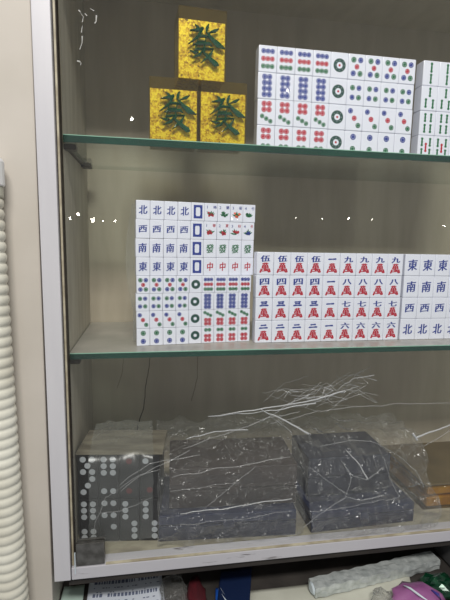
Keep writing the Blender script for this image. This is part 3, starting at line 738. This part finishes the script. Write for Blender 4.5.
def sheet(name, label, cat, corners, z, m, th=0.0012, n=14, wave=0.002, parent=None):
    """curling sheet over four corners (x, y)"""
    bm = bmesh.new(); G = []
    a, b, c, d = [Vector((*q, 0)) for q in corners]
    for j in range(n + 1):
        row = []
        for i in range(n + 1):
            u, v = i / n, j / n
            p = a.lerp(b, u).lerp(d.lerp(c, u), v)
            row.append(bm.verts.new((p.x, p.y, z + th + wave * (0.5 + 0.5 * sin(u * 5 + v * 3)) * 1.0)))
        G.append(row)
    for j in range(n):
        for i in range(n): bm.faces.new((G[j][i], G[j][i + 1], G[j + 1][i + 1], G[j + 1][i]))
    o = link(name, done(bm), m, parent, smooth=True)
    s = o.modifiers.new('thickness', 'SOLIDIFY'); s.thickness = th; s.offset = -1
    if label: tag(o, label, cat)
    return o
news = sheet('printed_paper', 'printed bluish paper with a table, lying under the cabinet frame post', 'paper', [(0.024, -0.10), (0.175, -0.10), (0.165, 0.06), (0.018, 0.075)], CZ, M['paper'], wave=0.004)
bm = bmesh.new()
def zs(x, y):
    u = (x - .02) / .15; v = (y + .10) / .17
    return CZ + 0.0012 + 0.004 * (0.5 + 0.5 * sin(u * 5 + v * 3)) + 0.0018
rp_ = random.Random(5)
for k in range(12):
    y = 0.055 - k * 0.0115
    x = 0.03
    while x < 0.155:
        l = 0.002 + rp_.random() * 0.004
        if rp_.random() < (0.95 if k % 3 == 1 else 0.55):
            hh = 0.009 if k % 3 == 1 else 0.0022
            q = [(x, y), (x + l, y), (x + l, y + hh), (x, y + hh)]
            bm.faces.new([bm.verts.new((px_, py_, zs(px_, py_))) for px_, py_ in q])
        x += l + 0.0022
pr = link('print', done(bm), M['ink'], news); pr.modifiers.new('thickness', 'SOLIDIFY').thickness = 0.0001
sheet('mint_card', 'pale mint card strip at the foot of the cream wall', 'card', [(-0.033, -0.10), (0.018, -0.10), (0.010, 0.05), (-0.030, 0.05)], CZ, M['mint_card'], wave=0.001)
bm = bmesh.new()   # white-edged folded bag
def blob(bm, cx, cy, cz, sx, sy, sz, seed, amp=0.25, sub=3):
    b = bmesh.new(); bmesh.ops.create_icosphere(b, subdivisions=sub, radius=1)
    for v in b.verts:
        k = 1 + amp * noise.noise(v.co * 2.2 + Vector((seed, seed, 0))) + amp * .6 * abs(noise.noise(v.co * 5 + Vector((seed, 0, 0))))
        v.co = Vector((cx + v.co.x * sx * k, cy + v.co.y * sy * k, max(cz - sz * .9, cz + v.co.z * sz * k)))
    t = bpy.data.meshes.new('t'); b.to_mesh(t); b.free(); bm.from_mesh(t); bpy.data.meshes.remove(t)
blob(bm, 0.188, -0.01, CZ + 0.012, 0.024, 0.05, 0.013, 3, .35)
tag(link('clear_bag', done(bm), M['film'], smooth=True), 'small clear plastic bag beside the printed paper', 'plastic bag')
bm = bmesh.new(); blob(bm, 0.232, -0.02, CZ + 0.010, 0.018, 0.045, 0.011, 8, .3)
tag(link('red_packet', done(bm), M['maroon'], smooth=True), 'dark red packet lying between the clear bag and the blue packet', 'packet')
bp = sheet('blue_packet', 'blue packet with a pale stripe lying beside the dark red packet', 'packet', [(0.255, -0.10), (0.318, -0.10), (0.358, 0.045), (0.290, 0.045)], CZ, M['navy_pack'], th=0.004)
b2 = sheet('blue_panel', None, None, [(0.257, -0.10), (0.315, -0.10), (0.336, -0.002), (0.272, -0.002)], CZ + .0045, M['royal'], th=0.001, parent=bp)
b3 = sheet('pale_stripe', None, None, [(0.290, -0.05), (0.296, -0.05), (0.282, -0.006), (0.276, -0.006)], CZ + .0062, M['white_band'], th=0.001, parent=bp, n=4)
sheet('paper_sheet', 'plain off-white sheet lying under the silver wrapped tube', 'paper', [(0.315, -0.13), (0.64, -0.13), (0.69, -0.012), (0.335, -0.014)], CZ, M['offwhite'], wave=0.002)
# silver bar
sb = empty('foil_wrapped_bar', (0.462, -0.040, CZ + 0.0012 + 0.003), 0.13); tag(sb, 'long silver foil wrapped bar lying on the off-white sheet', 'wrapped bar')
bm = bmesh.new(); n1, n2 = 60, 16; G = []
for i in range(n1 + 1):
    u = i / n1; row = []
    for k in range(n2):
        a = 2 * pi * k / n2
        cx_, cz_ = cos(a), sin(a)
        sq = 1 / max(abs(cx_), abs(cz_)); sq = 1 + (sq - 1) * .93
        nn = noise.noise(Vector((u * 18, cos(a) * 1.5, sin(a) * 1.5))) * .0022
        row.append(bm.verts.new((u * 0.30, cx_ * sq * 0.015 + nn, 0.012 + cz_ * sq * 0.011 + nn)))
    G.append(row)
for i in range(n1):
    for k in range(n2): bm.faces.new((G[i][k], G[i][(k + 1) % n2], G[i + 1][(k + 1) % n2], G[i + 1][k]))
bm.faces.new(G[0]); bm.faces.new(G[-1])
link('foil_wrap', done(bm), M['foil'], sb)
link('end_fold', tube_mesh([(-0.003, 0, .012), (0, 0, .012)], [.009, .0125], 10), M['white_band'], sb)
# packets at the right
pp_ = empty('purple_packet', (0.655, -0.105, CZ + .003)); tag(pp_, 'purple plastic packet with pale swirl beside the green foil', 'packet')
bm = bmesh.new(); blob(bm, 0, 0, 0.016, 0.050, 0.042, 0.018, 12, .22); link('packet_body', done(bm), M['purple'], pp_, smooth=True)
bm = bmesh.new()
for pts in ([(-.024, 0.024), (-.016, .012), (-.010, -.004), (.004, -.016)], [(0.0, .020), (.016, .016), (.026, .006)]):
    for i in range(len(pts) - 1):
        pass
link('pale_swirl', tube_mesh([(-.020, .024, .0335), (-.014, .012, .0365), (-.006, -.006, .0365), (.006, -.020, .033)], [.001, .0022, .0022, .001], 6), M['white_band'], pp_, smooth=True)
link('blue_mark', tube_mesh([(.028, .006, .033), (.036, -.004, .030), (.034, -.016, .029)], [.0015, .003, .0015], 6), M['pack_blue'], pp_, smooth=True)
bm = bmesh.new(); blob(bm, 0.726, -0.068, CZ + 0.014, 0.042, 0.026, 0.015, 15, .5)
tag(link('green_foil_packet', done(bm), M['green_foil']), 'crinkled green foil packet behind the purple packet', 'packet')
bm = bmesh.new(); blob(bm, 0.588, -0.10, CZ + 0.018, 0.022, 0.032, 0.014, 21, .5)
tag(link('clear_pouch', done(bm), M['film'], smooth=True), 'small crumpled clear pouch beside the purple packet', 'plastic bag')
bm = bmesh.new(); bx(bm, 0.79, 0.95, -0.075, 0.10, CZ + .0005, CZ + 0.05, 0.006)
tag(link('grey_sleeve', done(bm), M['grey_sleeve']), 'dark grey plastic sleeve standing beyond the end of the silver bar', 'sleeve')

# ---------------------------------------------------------------- lamps of the room behind the viewer, mirrored in the glass
for x, y, z, r in ((-0.005, -3.200, 1.181, 0.0156), (1.330, -3.200, 1.496, 0.0144), (-0.334, -3.200, 0.345, 0.0192), (-0.455, -3.200, 0.391, 0.0144), (-0.520, -3.200, 0.357, 0.0120), (-0.253, -3.200, 0.339, 0.0096), (-0.154, -3.200, 0.341, 0.0096), (0.859, -3.200, 0.384, 0.0084), (0.913, -3.200, 0.386, 0.0072), (1.450, -3.200, 0.409, 0.0072), (1.699, -3.200, 0.407, 0.0072), (1.961, -3.200, 0.423, 0.0108), (2.191, -3.200, 0.420, 0.0072), (2.941, -3.200, 0.373, 0.0108)):
    b = bmesh.new(); bmesh.ops.create_icosphere(b, subdivisions=3, radius=r)
    o = link('room_lamp', done(b), M['glow'], loc=(x, y, z), smooth=True)
    tag(o, 'small bright lamp of the room behind the viewer, mirrored in the glass door', 'lamp', 'room lamps mirrored in the glass')
